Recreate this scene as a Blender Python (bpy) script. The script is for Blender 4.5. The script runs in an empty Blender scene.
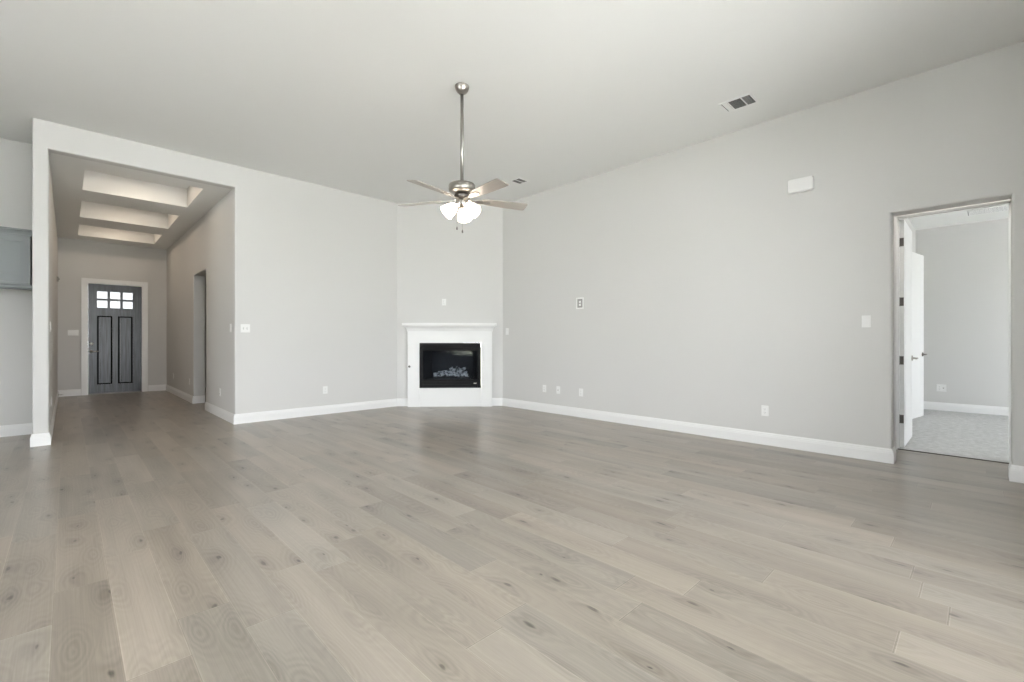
import bpy, bmesh, math, random
from mathutils import Vector, Matrix
PI = math.pi
SC = bpy.context.scene
COL = SC.collection
rnd = random.Random(7)

# ------------------------------------------------------------------ camera
cd = bpy.data.cameras.new('camera'); cam = bpy.data.objects.new('camera', cd); COL.objects.link(cam)
cam.location = (0, 0, 1.15)
cam.rotation_euler = (PI/2, 0, -math.radians(44.19))
cd.sensor_width = 36.0; cd.sensor_fit = 'HORIZONTAL'; cd.lens = 457.1/1024*36.0
cd.clip_start = 0.05; cd.clip_end = 300
SC.camera = cam

# ------------------------------------------------------------------ sky, daylight, exposure
w = bpy.data.worlds.new('overcast_sky'); SC.world = w; w.use_nodes = True
bg = w.node_tree.nodes['Background']
bg.inputs[0].default_value = (0.93, 0.97, 1.0, 1); bg.inputs[1].default_value = 12.5
SC.view_settings.view_transform = 'Standard'; SC.view_settings.look = 'None'
SC.view_settings.gamma = 1.0; SC.view_settings.use_curve_mapping = False
SC.view_settings.exposure = 0.09
sd = bpy.data.lights.new('sun', 'SUN'); sd.energy = 62.0; sd.angle = 0.02; sd.color = (1.0, 0.985, 0.96)
so = bpy.data.objects.new('sun', sd); COL.objects.link(so)
so.rotation_euler = Vector((0.75, 0.12, 1.0)).to_track_quat('Z', 'Y').to_euler()      # shines down on the bounce slabs added behind the house

def portal(loc, rot, sx, sy):
    l = bpy.data.lights.new('window_portal', 'AREA'); l.shape = 'RECTANGLE'; l.size = sx; l.size_y = sy
    l.cycles.is_portal = True
    o = bpy.data.objects.new('window_portal', l); COL.objects.link(o); o.location = loc; o.rotation_euler = rot
BACKY = -1.35
BWIN = [(-4.2, -2.6), (-0.6, 1.2), (1.4, 3.7)]       # windows in the back wall
WZ0, WZ1 = 0.50, 2.35
TZ0, TZ1 = 2.58, 3.05                                               # transoms above them
for a, b in BWIN:
    portal(((a+b)/2, BACKY-0.12, (WZ0+WZ1)/2), (PI/2, 0, 0), b-a, WZ1-WZ0)
    portal(((a+b)/2, BACKY-0.12, (TZ0+TZ1)/2), (PI/2, 0, 0), b-a, TZ1-TZ0)
portal((-5.12, 2.2, 1.5), (PI/2, 0, -PI/2), 3.0, 2.3)
portal((8.3, -3.62, 1.4), (PI/2, 0, 0), 2.4, 1.6)

# ------------------------------------------------------------------ node helpers and materials
def newmat(name):
    m = bpy.data.materials.new(name); m.use_nodes = True
    nt = m.node_tree; p = nt.nodes['Principled BSDF']
    return m, nt, p
def inp(p, k, v): p.inputs[k].default_value = v
def simple(name, col, rough=0.5, metal=0.0, spec=0.5, bump=0.0, bscale=80.0, var=0.0):
    m, nt, p = newmat(name)
    inp(p, 'Base Color', (*col, 1)); inp(p, 'Roughness', rough); inp(p, 'Metallic', metal); inp(p, 'Specular IOR Level', spec)
    if bump or var:
        tc = nt.nodes.new('ShaderNodeTexCoord'); nz = nt.nodes.new('ShaderNodeTexNoise')
        nz.inputs['Scale'].default_value = bscale; nz.inputs['Detail'].default_value = 3
        nt.links.new(tc.outputs['Object'], nz.inputs['Vector'])
        if bump:
            b = nt.nodes.new('ShaderNodeBump'); b.inputs['Strength'].default_value = bump; b.inputs['Distance'].default_value = 0.002
            nt.links.new(nz.outputs['Fac'], b.inputs['Height']); nt.links.new(b.outputs['Normal'], p.inputs['Normal'])
        if var:
            mr = nt.nodes.new('ShaderNodeMapRange'); mr.inputs['To Min'].default_value = 1-var; mr.inputs['To Max'].default_value = 1+var
            mx = nt.nodes.new('ShaderNodeVectorMath'); mx.operation = 'SCALE'
            mx.inputs[0].default_value = col
            nt.links.new(nz.outputs['Fac'], mr.inputs['Value']); nt.links.new(mr.outputs[0], mx.inputs['Scale'])
            nt.links.new(mx.outputs[0], p.inputs['Base Color'])
    return m

M = {}
M['wall'] = simple('wall_paint', (0.70, 0.695, 0.68), 0.75, spec=0.25, bump=0.08, bscale=150)
M['hall_wall'] = M['wall']
M['ceiling'] = simple('ceiling_paint', (0.87, 0.873, 0.855), 0.9, spec=0.1, bump=0.12, bscale=120)
M['trim'] = simple('white_trim_paint', (0.90, 0.90, 0.895), 0.35)
M['plastic'] = simple('white_plastic', (0.88, 0.88, 0.87), 0.35)
M['slot'] = simple('dark_slot', (0.03, 0.03, 0.03), 0.6)
M['greybox'] = simple('grey_box_plastic', (0.38, 0.38, 0.36), 0.6)
M['nickel'] = simple('brushed_nickel', (0.42, 0.40, 0.37), 0.32, metal=1.0, bump=0.05, bscale=200)
M['dark_nickel'] = simple('dark_satin_metal', (0.16, 0.15, 0.14), 0.4, metal=1.0)
M['cabinet'] = simple('blue_grey_cabinet_paint', (0.22, 0.24, 0.245), 0.40, bump=0.03, bscale=60)
M['black'] = simple('black_metal', (0.008, 0.008, 0.009), 0.55, spec=0.2)
M['firebox'] = simple('dark_firebox_panel', (0.035, 0.035, 0.037), 0.75, bump=0.4, bscale=25, var=0.5)
M['duct_shade'] = simple('dark_duct_shade', (0.02, 0.02, 0.02), 0.8)
M['shaded_slat'] = simple('shaded_vent_slat', (0.20, 0.20, 0.195), 0.5)
M['concrete'] = simple('concrete', (0.45, 0.44, 0.42), 0.9, bump=0.3, bscale=20, var=0.15)
M['lawn'] = simple('lawn_ground', (0.24, 0.25, 0.20), 1.0, spec=0.1, bump=0.3, bscale=3, var=0.3)
M['bounce_terrace'] = simple('pale_bounce_concrete', (0.74, 0.735, 0.72), 0.9, spec=0.1, bump=0.3, bscale=20, var=0.08)
M['brick'] = simple('tan_house_wall', (0.55, 0.45, 0.33), 0.9, bump=0.3, bscale=10, var=0.2)
M['shingle'] = simple('brown_roof', (0.20, 0.15, 0.13), 0.9, bump=0.3, bscale=10, var=0.3)
M['rubber'] = simple('white_rubber', (0.8, 0.8, 0.78), 0.6)

def glassmat(name, refl, tint=(1, 1, 1), rough=0.02):
    m = bpy.data.materials.new(name); m.use_nodes = True; nt = m.node_tree; nt.nodes.clear()
    o = nt.nodes.new('ShaderNodeOutputMaterial'); mx = nt.nodes.new('ShaderNodeMixShader')
    t = nt.nodes.new('ShaderNodeBsdfTransparent'); g = nt.nodes.new('ShaderNodeBsdfGlossy')
    fr = nt.nodes.new('ShaderNodeFresnel'); fr.inputs[0].default_value = refl
    t.inputs[0].default_value = (*tint, 1); g.inputs['Roughness'].default_value = rough
    nt.links.new(fr.outputs[0], mx.inputs[0]); nt.links.new(t.outputs[0], mx.inputs[1]); nt.links.new(g.outputs[0], mx.inputs[2])
    nt.links.new(mx.outputs[0], o.inputs[0]); return m
M['glass'] = glassmat('window_glass', 1.35)
M['door_glass'] = glassmat('obscure_door_glass', 1.45, (0.32, 0.32, 0.32), 0.1)
M['fire_glass'] = glassmat('fireplace_glass', 1.3, (0.75, 0.78, 0.82))

def emat(name, col, s):
    m, nt, p = newmat(name)
    inp(p, 'Base Color', (0.9, 0.88, 0.84, 1)); inp(p, 'Emission Color', (*col, 1)); inp(p, 'Emission Strength', s); return m
M['shade'] = emat('lit_frosted_glass', (1.0, 0.84, 0.68), 9.0)
M['lamp_disc'] = emat('lit_downlight_lens', (1.0, 0.80, 0.64), 6.0)

# front door stain: charcoal with vertical streaks
def door_mat():
    m, nt, p = newmat('charcoal_stained_wood'); N = nt.nodes; L = nt.links
    tc = N.new('ShaderNodeTexCoord'); mp = N.new('ShaderNodeMapping'); mp.inputs['Scale'].default_value = (40, 40, 2.0)
    nz = N.new('ShaderNodeTexNoise'); nz.inputs['Scale'].default_value = 1.0; nz.inputs['Detail'].default_value = 5
    cr = N.new('ShaderNodeValToRGB'); cr.color_ramp.elements[0].color = (0.022, 0.025, 0.030, 1); cr.color_ramp.elements[1].color = (0.052, 0.057, 0.070, 1)
    cr.color_ramp.elements[0].position = 0.35; cr.color_ramp.elements[1].position = 0.7
    L.new(tc.outputs['Object'], mp.inputs[0]); L.new(mp.outputs[0], nz.inputs['Vector']); L.new(nz.outputs['Fac'], cr.inputs[0])
    L.new(cr.outputs[0], p.inputs['Base Color'])
    inp(p, 'Roughness', 0.28)
    b = N.new('ShaderNodeBump'); b.inputs['Strength'].default_value = 0.15; b.inputs['Distance'].default_value = 0.002
    L.new(nz.outputs['Fac'], b.inputs['Height']); L.new(b.outputs[0], p.inputs['Normal'])
    return m
M['door'] = door_mat()
M['door_groove'] = simple('near_black_moulding', (0.004, 0.004, 0.005), 0.7, spec=0.1)  # darker than the door, set in the panel grooves

# fan blade: pale silver wood grain
def blade_mat():
    m, nt, p = newmat('pale_silver_wood'); N = nt.nodes; L = nt.links
    tc = N.new('ShaderNodeTexCoord'); mp = N.new('ShaderNodeMapping'); mp.inputs['Scale'].default_value = (4, 70, 20)
    nz = N.new('ShaderNodeTexNoise'); nz.inputs['Scale'].default_value = 1.0
    cr = N.new('ShaderNodeValToRGB'); cr.color_ramp.elements[0].color = (0.36, 0.33, 0.30, 1); cr.color_ramp.elements[1].color = (0.46, 0.43, 0.39, 1)
    L.new(tc.outputs['Object'], mp.inputs[0]); L.new(mp.outputs[0], nz.inputs['Vector']); L.new(nz.outputs['Fac'], cr.inputs[0])
    L.new(cr.outputs[0], p.inputs['Base Color']); inp(p, 'Roughness', 0.35); return m
M['blade'] = blade_mat()

def log_mat():
    m, nt, p = newmat('ash_grey_log'); N = nt.nodes; L = nt.links
    tc = N.new('ShaderNodeTexCoord'); nz = N.new('ShaderNodeTexNoise'); nz.inputs['Scale'].default_value = 22; nz.inputs['Detail'].default_value = 4
    cr = N.new('ShaderNodeValToRGB'); cr.color_ramp.elements[0].color = (0.10, 0.10, 0.10, 1); cr.color_ramp.elements[1].color = (0.85, 0.84, 0.82, 1)
    cr.color_ramp.elements[0].position = 0.38; cr.color_ramp.elements[1].position = 0.56
    L.new(tc.outputs['Object'], nz.inputs['Vector']); L.new(nz.outputs['Fac'], cr.inputs[0]); L.new(cr.outputs[0], p.inputs['Base Color'])
    b = N.new('ShaderNodeBump'); b.inputs['Strength'].default_value = 0.6; b.inputs['Distance'].default_value = 0.01
    L.new(nz.outputs['Fac'], b.inputs['Height']); L.new(b.outputs[0], p.inputs['Normal']); inp(p, 'Roughness', 0.9); return m
M['log'] = log_mat()

def carpet_mat():
    m, nt, p = newmat('light_grey_carpet'); N = nt.nodes; L = nt.links
    tc = N.new('ShaderNodeTexCoord')
    n1 = N.new('ShaderNodeTexNoise'); n1.inputs['Scale'].default_value = 140; n1.inputs['Detail'].default_value = 3
    n2 = N.new('ShaderNodeTexNoise'); n2.inputs['Scale'].default_value = 16; n2.inputs['Detail'].default_value = 5
    for n in (n1, n2): L.new(tc.outputs['Object'], n.inputs['Vector'])
    ad = N.new('ShaderNodeMath'); ad.operation = 'ADD'; L.new(n1.outputs['Fac'], ad.inputs[0]); L.new(n2.outputs['Fac'], ad.inputs[1])
    cr = N.new('ShaderNodeValToRGB'); cr.color_ramp.elements[0].color = (0.44, 0.44, 0.43, 1); cr.color_ramp.elements[1].color = (0.74, 0.74, 0.735, 1)
    mr = N.new('ShaderNodeMapRange'); mr.inputs['From Min'].default_value = 0.6; mr.inputs['From Max'].default_value = 1.4
    L.new(ad.outputs[0], mr.inputs[0]); L.new(mr.outputs[0], cr.inputs[0]); L.new(cr.outputs[0], p.inputs['Base Color'])
    b = N.new('ShaderNodeBump'); b.inputs['Strength'].default_value = 0.7; b.inputs['Distance'].default_value = 0.01
    L.new(ad.outputs[0], b.inputs['Height']); L.new(b.outputs[0], p.inputs['Normal']); inp(p, 'Roughness', 1.0); inp(p, 'Specular IOR Level', 0.05)
    return m
M['carpet'] = carpet_mat()

def floor_mat():
    m, nt, p = newmat('greige_oak_planks'); N = nt.nodes; L = nt.links
    def math_(op, a, b=None, c=None):
        n = N.new('ShaderNodeMath'); n.operation = op
        for i, v in enumerate((a, b, c)):
            if v is None: continue
            if isinstance(v, (int, float)): n.inputs[i].default_value = v
            else: L.new(v, n.inputs[i])
        return n.outputs[0]
    def comb(x, y, z=0.0):
        n = N.new('ShaderNodeCombineXYZ')
        for i, v in enumerate((x, y, z)):
            if isinstance(v, (int, float)): n.inputs[i].default_value = v
            else: L.new(v, n.inputs[i])
        return n.outputs[0]
    def white(v):
        n = N.new('ShaderNodeTexWhiteNoise'); n.noise_dimensions = '2D'; L.new(v, n.inputs['Vector']); return n.outputs['Value']
    def noise(v, detail=3.0, scale=1.0, rough=0.5, dist=0.0):
        n = N.new('ShaderNodeTexNoise'); n.inputs['Scale'].default_value = scale; n.inputs['Detail'].default_value = detail
        n.inputs['Roughness'].default_value = rough; n.inputs['Distortion'].default_value = dist
        L.new(v, n.inputs['Vector']); return n.outputs['Fac']
    def mrange(v, a, b, c, d):
        n = N.new('ShaderNodeMapRange'); L.new(v, n.inputs[0])
        for i, q in enumerate((a, b, c, d)): n.inputs[i+1].default_value = q
        return n.outputs[0]
    tc = N.new('ShaderNodeTexCoord'); sp = N.new('ShaderNodeSeparateXYZ'); L.new(tc.outputs['Object'], sp.inputs[0])
    X, Y = sp.outputs[0], sp.outputs[1]
    u = math_('DIVIDE', math_('SUBTRACT', X, 0.3266), 0.1855)
    col = math_('FLOOR', u); fx = math_('FRACT', u)
    off = white(comb(col, 3.7))
    v = math_('ADD', math_('DIVIDE', Y, 1.22), math_('MULTIPLY', off, 1.0))
    row = math_('FLOOR', v); fy = math_('FRACT', v)
    idn = white(comb(col, row)); id2 = white(comb(math_('ADD', col, 51.3), math_('ADD', row, 17.9)))
    # grain coordinates shifted plank by plank
    gx = math_('ADD', X, math_('MULTIPLY', idn, 31.0)); gy = math_('ADD', Y, math_('MULTIPLY', id2, 57.0))
    fine = noise(comb(math_('MULTIPLY', gx, 170.0), math_('MULTIPLY', gy, 1.5)), 2.0)
    broad = noise(comb(math_('MULTIPLY', gx, 9.0), math_('MULTIPLY', gy, 1.1)), 0.6, dist=0.3)
    # knots
    vor = N.new('ShaderNodeTexVoronoi'); vor.voronoi_dimensions = '2D'; vor.feature = 'F1'; vor.inputs['Scale'].default_value = 1.0
    vor.inputs['Randomness'].default_value = 0.9
    wob = math_('MULTIPLY', math_('SUBTRACT', noise(comb(math_('MULTIPLY', gx, 22.0), math_('MULTIPLY', gy, 7.0)), 2.0), 0.5), 0.16)
    L.new(comb(math_('ADD', math_('MULTIPLY', gx, 6.5), wob), math_('ADD', math_('MULTIPLY', gy, 2.3), math_('MULTIPLY', wob, 1.3))), vor.inputs['Vector'])
    sel = N.new('ShaderNodeSeparateColor'); L.new(vor.outputs['Color'], sel.inputs[0])
    pick = math_('GREATER_THAN', sel.outputs[0], 0.62)
    ksize = mrange(sel.outputs[1], 0, 1, 0.040, 0.10)
    kd = vor.outputs['Distance']
    knot = math_('MULTIPLY', N_sub1(N, L, math_, kd, ksize), pick)
    halo = math_('MULTIPLY', mrange(kd, 0.03, 0.34, 1.0, 0.0), pick)
    # cathedral rings bending around the knots
    ringc = math_('ADD', math_('MULTIPLY', math_('ADD', broad, math_('MULTIPLY', kd, 0.75)), 55.0), math_('MULTIPLY', gx, 30.0))
    ring = math_('MULTIPLY_ADD', math_('SINE', ringc), 0.5, 0.5)
    ringm = math_('MULTIPLY', ring, mrange(kd, 0.18, 0.60, 1.0, 0.22))
    tone = math_('ADD', math_('MULTIPLY', math_('SUBTRACT', idn, 0.5), 0.28), 1.0)
    tone = math_('ADD', tone, math_('MULTIPLY', math_('SUBTRACT', fine, 0.5), 0.34))
    tone = math_('ADD', tone, math_('MULTIPLY', math_('SUBTRACT', broad, 0.5), 0.45))
    tone = math_('SUBTRACT', tone, math_('MULTIPLY', ringm, 0.13))
    tone = math_('SUBTRACT', tone, math_('MULTIPLY', halo, 0.17))
    tone = math_('SUBTRACT', tone, math_('MULTIPLY', knot, 0.42))
    # bevelled seams: long edges faint, end joints a little stronger
    ex = math_('MINIMUM', fx, math_('SUBTRACT', 1.0, fx)); ey = math_('MINIMUM', fy, math_('SUBTRACT', 1.0, fy))
    sx = math_('LESS_THAN', ex, 0.0075); sy = math_('LESS_THAN', ey, 0.0022)
    seam = math_('MAXIMUM', math_('MULTIPLY', sx, 0.55), sy)
    bev = math_('MAXIMUM', math_('MULTIPLY', math_('LESS_THAN', ex, 0.022), 0.8), math_('LESS_THAN', ey, 0.0045))
    tone = math_('MULTIPLY', tone, math_('ADD', 1.0, math_('MULTIPLY', bev, 0.20)))
    tone = math_('MULTIPLY', tone, math_('SUBTRACT', 1.0, math_('MULTIPLY', seam, 0.32)))
    mixc = N.new('ShaderNodeMix'); mixc.data_type = 'RGBA'
    L.new(id2, mixc.inputs[0]); mixc.inputs[6].default_value = (0.322, 0.278, 0.230, 1); mixc.inputs[7].default_value = (0.310, 0.279, 0.240, 1)
    sc = N.new('ShaderNodeVectorMath'); sc.operation = 'SCALE'; L.new(mixc.outputs[2], sc.inputs[0]); L.new(tone, sc.inputs['Scale'])
    L.new(sc.outputs[0], p.inputs['Base Color'])
    inp(p, 'Roughness', 0.29)
    inp(p, 'Specular IOR Level', 0.5)
    hgt = math_('SUBTRACT', math_('MULTIPLY', fine, 0.03), seam)
    b = N.new('ShaderNodeBump'); b.inputs['Strength'].default_value = 0.22; b.inputs['Distance'].default_value = 0.0015
    L.new(hgt, b.inputs['Height']); L.new(b.outputs[0], p.inputs['Normal'])
    return m
def N_sub1(N, L, math_, kd, ksize):
    d = math_('DIVIDE', kd, ksize)
    n = N.new('ShaderNodeMapRange'); n.interpolation_type = 'SMOOTHSTEP'
    L.new(d, n.inputs[0]); n.inputs[1].default_value = 0.3; n.inputs[2].default_value = 1.0; n.inputs[3].default_value = 1.0; n.inputs[4].default_value = 0.0
    return n.outputs[0]
M['floor'] = floor_mat()

# ------------------------------------------------------------------ mesh helpers
class MB:
    def __init__(s): s.bm = bmesh.new()
    def box(s, x0, y0, z0, x1, y1, z1, mtx=None):
        v = [s.bm.verts.new((x, y, z)) for x in (x0, x1) for y in (y0, y1) for z in (z0, z1)]
        for f in ((0,1,3,2),(4,6,7,5),(0,4,5,1),(2,3,7,6),(0,2,6,4),(1,5,7,3)):
            s.bm.faces.new([v[i] for i in f])
        if mtx: bmesh.ops.transform(s.bm, matrix=mtx, verts=v)
        return s
    def bevbox(s, x0, y0, z0, x1, y1, z1, r=0.002, seg=2, mtx=None):
        t = bmesh.new()
        v = [t.verts.new((x, y, z)) for x in (x0, x1) for y in (y0, y1) for z in (z0, z1)]
        for f in ((0,1,3,2),(4,6,7,5),(0,4,5,1),(2,3,7,6),(0,2,6,4),(1,5,7,3)): t.faces.new([v[i] for i in f])
        bmesh.ops.recalc_face_normals(t, faces=t.faces)
        bmesh.ops.bevel(t, geom=list(t.edges), offset=r, segments=seg, affect='EDGES', profile=0.5)
        if mtx: bmesh.ops.transform(t, matrix=mtx, verts=t.verts)
        s.add(t); return s
    def add(s, t):
        me = bpy.data.meshes.new('tmp'); t.to_mesh(me); t.free(); s.bm.from_mesh(me); bpy.data.meshes.remove(me); return s
    def prism(s, pts, a, b, axis='y', mtx=None):
        """closed 2D outline extruded from a to b along an axis. pts: (x,z) for y, (y,z) for x, (x,y) for z."""
        def P(p, t): return {'y': (p[0], t, p[1]), 'x': (t, p[0], p[1]), 'z': (p[0], p[1], t)}[axis]
        A = [s.bm.verts.new(P(p, a)) for p in pts]; B = [s.bm.verts.new(P(p, b)) for p in pts]
        n = len(pts)
        s.bm.faces.new(A); s.bm.faces.new(B[::-1])
        for i in range(n): s.bm.faces.new((A[i], B[i], B[(i+1) % n], A[(i+1) % n]))
        if mtx: bmesh.ops.transform(s.bm, matrix=mtx, verts=A+B)
        return s
    def lathe(s, prof, n=32, mtx=None, cap=True):
        rings = []; allv = []
        for r, z in prof:
            ring = [s.bm.verts.new((r*math.cos(2*PI*k/n), r*math.sin(2*PI*k/n), z)) for k in range(n)]
            rings.append(ring); allv += ring
        for a, b in zip(rings, rings[1:]):
            for k in range(n):
                f = s.bm.faces.new((a[k], a[(k+1) % n], b[(k+1) % n], b[k])); f.smooth = True
        if cap:
            s.bm.faces.new(rings[0][::-1]); s.bm.faces.new(rings[-1])
        if mtx: bmesh.ops.transform(s.bm, matrix=mtx, verts=allv)
        return s
    def tube(s, pts, r, n=10, radii=None):
        pts = [Vector(p) for p in pts]; rings = []
        for i, p in enumerate(pts):
            d = (pts[min(i+1, len(pts)-1)]-pts[max(i-1, 0)]).normalized()
            up = Vector((0, 0, 1)) if abs(d.z) < 0.9 else Vector((1, 0, 0))
            a = d.cross(up).normalized(); b = d.cross(a).normalized(); R = radii[i] if radii else r
            rings.append([s.bm.verts.new(p+a*R*math.cos(2*PI*k/n)+b*R*math.sin(2*PI*k/n)) for k in range(n)])
        for a, b in zip(rings, rings[1:]):
            for k in range(n):
                f = s.bm.faces.new((a[k], a[(k+1) % n], b[(k+1) % n], b[k])); f.smooth = True
        s.bm.faces.new(rings[0][::-1]); s.bm.faces.new(rings[-1]); return s
    def sweep(s, prof, path, side=1):
        """moulding profile (offset from wall, z) run along 2D path with mitred corners."""
        P = [Vector(p) for p in path]; rings = []
        for i, p in enumerate(P):
            d0 = (P[i]-P[i-1]).normalized() if i else None
            d1 = (P[i+1]-P[i]).normalized() if i < len(P)-1 else None
            ns = [Vector((-d.y, d.x))*side for d in (d0, d1) if d is not None]
            if len(ns) == 2:
                m = (ns[0]+ns[1]).normalized(); m = m/max(0.2, m.dot(ns[0]))
            else: m = ns[0]
            rings.append([s.bm.verts.new((p.x+m.x*o, p.y+m.y*o, z)) for o, z in prof])
        n = len(prof)
        for a, b in zip(rings, rings[1:]):
            for k in range(n): s.bm.faces.new((a[k], a[(k+1) % n], b[(k+1) % n], b[k]))
        s.bm.faces.new(rings[0][::-1]); s.bm.faces.new(rings[-1]); return s
    def ring(s, x0, z0, x1, z1, w, y0, y1, axis='y'):
        """one connected rectangular frame, width w inward"""
        def P(x, z, y): return (x, y, z) if axis == 'y' else ((y, x, z) if axis == 'x' else (x, z, y))
        o = [(x0, z0), (x1, z0), (x1, z1), (x0, z1)]; i = [(x0+w, z0+w), (x1-w, z0+w), (x1-w, z1-w), (x0+w, z1-w)]
        V = [[s.bm.verts.new(P(p[0], p[1], y)) for p in q] for q in (o, i) for y in (y0, y1)]
        for k in range(4):
            n = (k+1) % 4
            s.bm.faces.new((V[0][k], V[0][n], V[2][n], V[2][k])); s.bm.faces.new((V[1][k], V[3][k], V[3][n], V[1][n]))
            s.bm.faces.new((V[0][k], V[1][k], V[1][n], V[0][n])); s.bm.faces.new((V[2][k], V[2][n], V[3][n], V[3][k]))
        return s
    def bevel_if(s, pred, r, seg=4):
        bmesh.ops.recalc_face_normals(s.bm, faces=s.bm.faces)
        es = [e for e in s.bm.edges if pred(e.verts[0].co, e.verts[1].co)]
        if es:
            res = bmesh.ops.bevel(s.bm, geom=es, offset=r, segments=seg, affect='EDGES', profile=0.5)
            for f in res['faces']: f.smooth = False
        return s
    def build(s, name, m, parent=None, loc=None, rot=None):
        bmesh.ops.recalc_face_normals(s.bm, faces=s.bm.faces)
        me = bpy.data.meshes.new(name); s.bm.to_mesh(me); s.bm.free()
        me.materials.append(m if not isinstance(m, str) else M[m])
        o = bpy.data.objects.new(name, me); COL.objects.link(o)
        if parent: o.parent = parent
        if loc: o.location = loc
        if rot: o.rotation_euler = rot
        return o
def struct(o, label=None):
    o['kind'] = 'structure'
    if label: o['label'] = label
    return o
def tag(o, label, cat, group=None):
    o['label'] = label; o['category'] = cat
    if group: o['group'] = group
    return o
def thing(name, label, cat, loc=(0,0,0), rz=0.0, group=None):
    o = bpy.data.objects.new(name, None); COL.objects.link(o); o.location = loc; o.rotation_euler = (0, 0, rz)
    o.empty_display_size = 0.1
    return tag(o, label, cat, group)
def copy_tree(o, parent=None):
    c = o.copy(); COL.objects.link(c)
    if parent: c.parent = parent
    for ch in list(o.children): copy_tree(ch, c)
    return c

# ------------------------------------------------------------------ key dimensions
XR = 5.55; YH = 7.20; CZ = 3.58                     # right wall, hall wall, living ceiling
HL, HR = -0.149, 1.656; COLX = -0.277               # hall faces, column's outer face
HZ = 3.275; HC = 3.285                              # hall header, hall ceiling
TD = 0.29; YB = 13.28                                          # foyer back wall
OZ = 2.352                                          # drywalled opening height
P1 = Vector((4.17, YH)); P2 = Vector((XR, 5.945))   # chimney corner wall

# ------------------------------------------------------------------ floor
f = MB()
f.box(-5.0, BACKY, -0.06, XR, YH, 0)
f.box(-5.0, YH, -0.06, COLX, 8.19, 0)
f.box(COLX, YH, -0.06, 5.0, 13.40, 0)
f.box(XR, -0.9, -0.06, 6.325, 1.3, 0)
struct(f.build('floor', 'floor'))
cp = MB().box(6.325, -3.5, -0.06, 10.45, 0.9, 0.006).box(6.325, 0.9, -0.06, 10.45, 2.4, 0.006).build('floor', 'carpet')
struct(cp)

# ------------------------------------------------------------------ ceilings
struct(MB().box(-5.1, BACKY-0.1, CZ, XR+0.2, YH+0.13, CZ+0.1).box(-5.1, YH+0.13, CZ, HL-0.02, 8.3, CZ+0.1).build('ceiling', 'ceiling'))
TR = [(0.150, 7.61, 1.365, 8.85), (0.150, 9.54, 1.365, 10.80), (0.150, 11.52, 1.365, 12.70)]
c = MB(); t0, t1 = YH+0.13, YB+0.05
c.box(HL-0.02, t0, HC, TR[0][0], t1, HC+TD); c.box(TR[0][2], t0, HC, HR+0.02, t1, HC+TD)
ys = [t0]+[q for t in TR for q in (t[1], t[3])]+[t1]
for i in range(0, len(ys), 2): c.box(TR[0][0], ys[i], HC, TR[0][2], ys[i+1], HC+TD)
c.box(HL-0.02, t0, HC+TD, HR+0.02, t1, HC+TD+0.06)
struct(c.build('ceiling', 'ceiling'))
struct(MB().box(5.72, -3.6, 3.03, 10.5, 2.5, 3.13).build('ceiling', 'ceiling'))
struct(MB().box(HR+0.17, YH+0.12, 2.9, 5.0, 13.5, 3.0).build('ceiling', 'ceiling'))

# ------------------------------------------------------------------ walls
# hall wall with its wide drywall opening and free-standing end column
h = MB()
h.prism([(COLX, 0), (HL, 0), (HL, HZ), (HR, HZ), (HR, 0), (P1.x+0.02, 0), (P1.x+0.02, CZ+0.02), (COLX, CZ+0.02)], YH, YH+0.13)
def edge_hall(a, b):
    if abs(a.y-YH) > 1e-4 or abs(b.y-YH) > 1e-4: return False
    vert = abs(a.x-b.x) < 1e-4 and any(abs(a.x-q) < 1e-3 for q in (COLX, HL, HR))
    hor = abs(a.z-HZ) < 1e-3 and abs(b.z-HZ) < 1e-3
    return vert or hor
h.bevel_if(edge_hall, 0.016)
struct(h.build('wall_hall', 'wall'))
struct(MB().box(COLX, YH+0.13, 0, HL, YB+0.1, CZ+0.02).build('wall_hall_left', 'wall'))
wr = MB()
OY0, OY1 = 9.04, 10.10
wr.prism([(YH+0.13, 0), (OY0, 0), (OY0, OZ), (OY1, OZ), (OY1, 0), (YB+0.1, 0), (YB+0.1, HC+0.4), (YH+0.13, HC+0.4)], HR, HR+0.18, axis='x')
wr.bevel_if(lambda a, b: abs(a.x-HR) < 1e-4 and abs(b.x-HR) < 1e-4 and ((abs(a.y-b.y) < 1e-4 and (abs(a.y-OY0) < 1e-3 or abs(a.y-OY1) < 1e-3)) or (abs(a.z-OZ) < 1e-3 and abs(b.z-OZ) < 1e-3)), 0.016)
struct(wr.build('wall_hall_right', 'wall'))
# foyer back wall with front door opening
DX0, DX1, DZ = 0.300, 1.220, 2.395
struct(MB().prism([(-0.4, -0.02), (DX0, -0.02), (DX0, DZ), (DX1, DZ), (DX1, -0.02), (5.0, -0.02), (5.0, HC+0.5), (-0.4, HC+0.5)], YB, YB+0.16).build('wall_foyer', 'wall'))
# dim room beyond the hall's side opening
struct(MB().box(4.9, YH+0.13, -0.02, 5.0, YB, 3.0).build('wall_side_room', 'wall'))
struct(MB().box(P1.x, YH+0.0, -0.02, 5.65, YH+0.13, 3.0).build('wall_side_room_back', 'wall'))
# kitchen wall
struct(MB().box(-5.1, 8.19, -0.02, COLX, 8.30, CZ+0.02).build('wall_kitchen', 'wall'))
# left wall with a wide window
lwm = MB().box(-5.12, BACKY-0.1, -0.02, -5.0, 8.3, 0.35).box(-5.12, BACKY-0.1, 2.65, -5.0, 8.3, CZ+0.02)
for y0, y1 in ((BACKY-0.1, 0.7), (3.7, 8.3),): lwm.box(-5.12, y0, 0.35, -5.0, y1, 2.65)
struct(lwm.build('wall_left', 'wall'))
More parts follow.
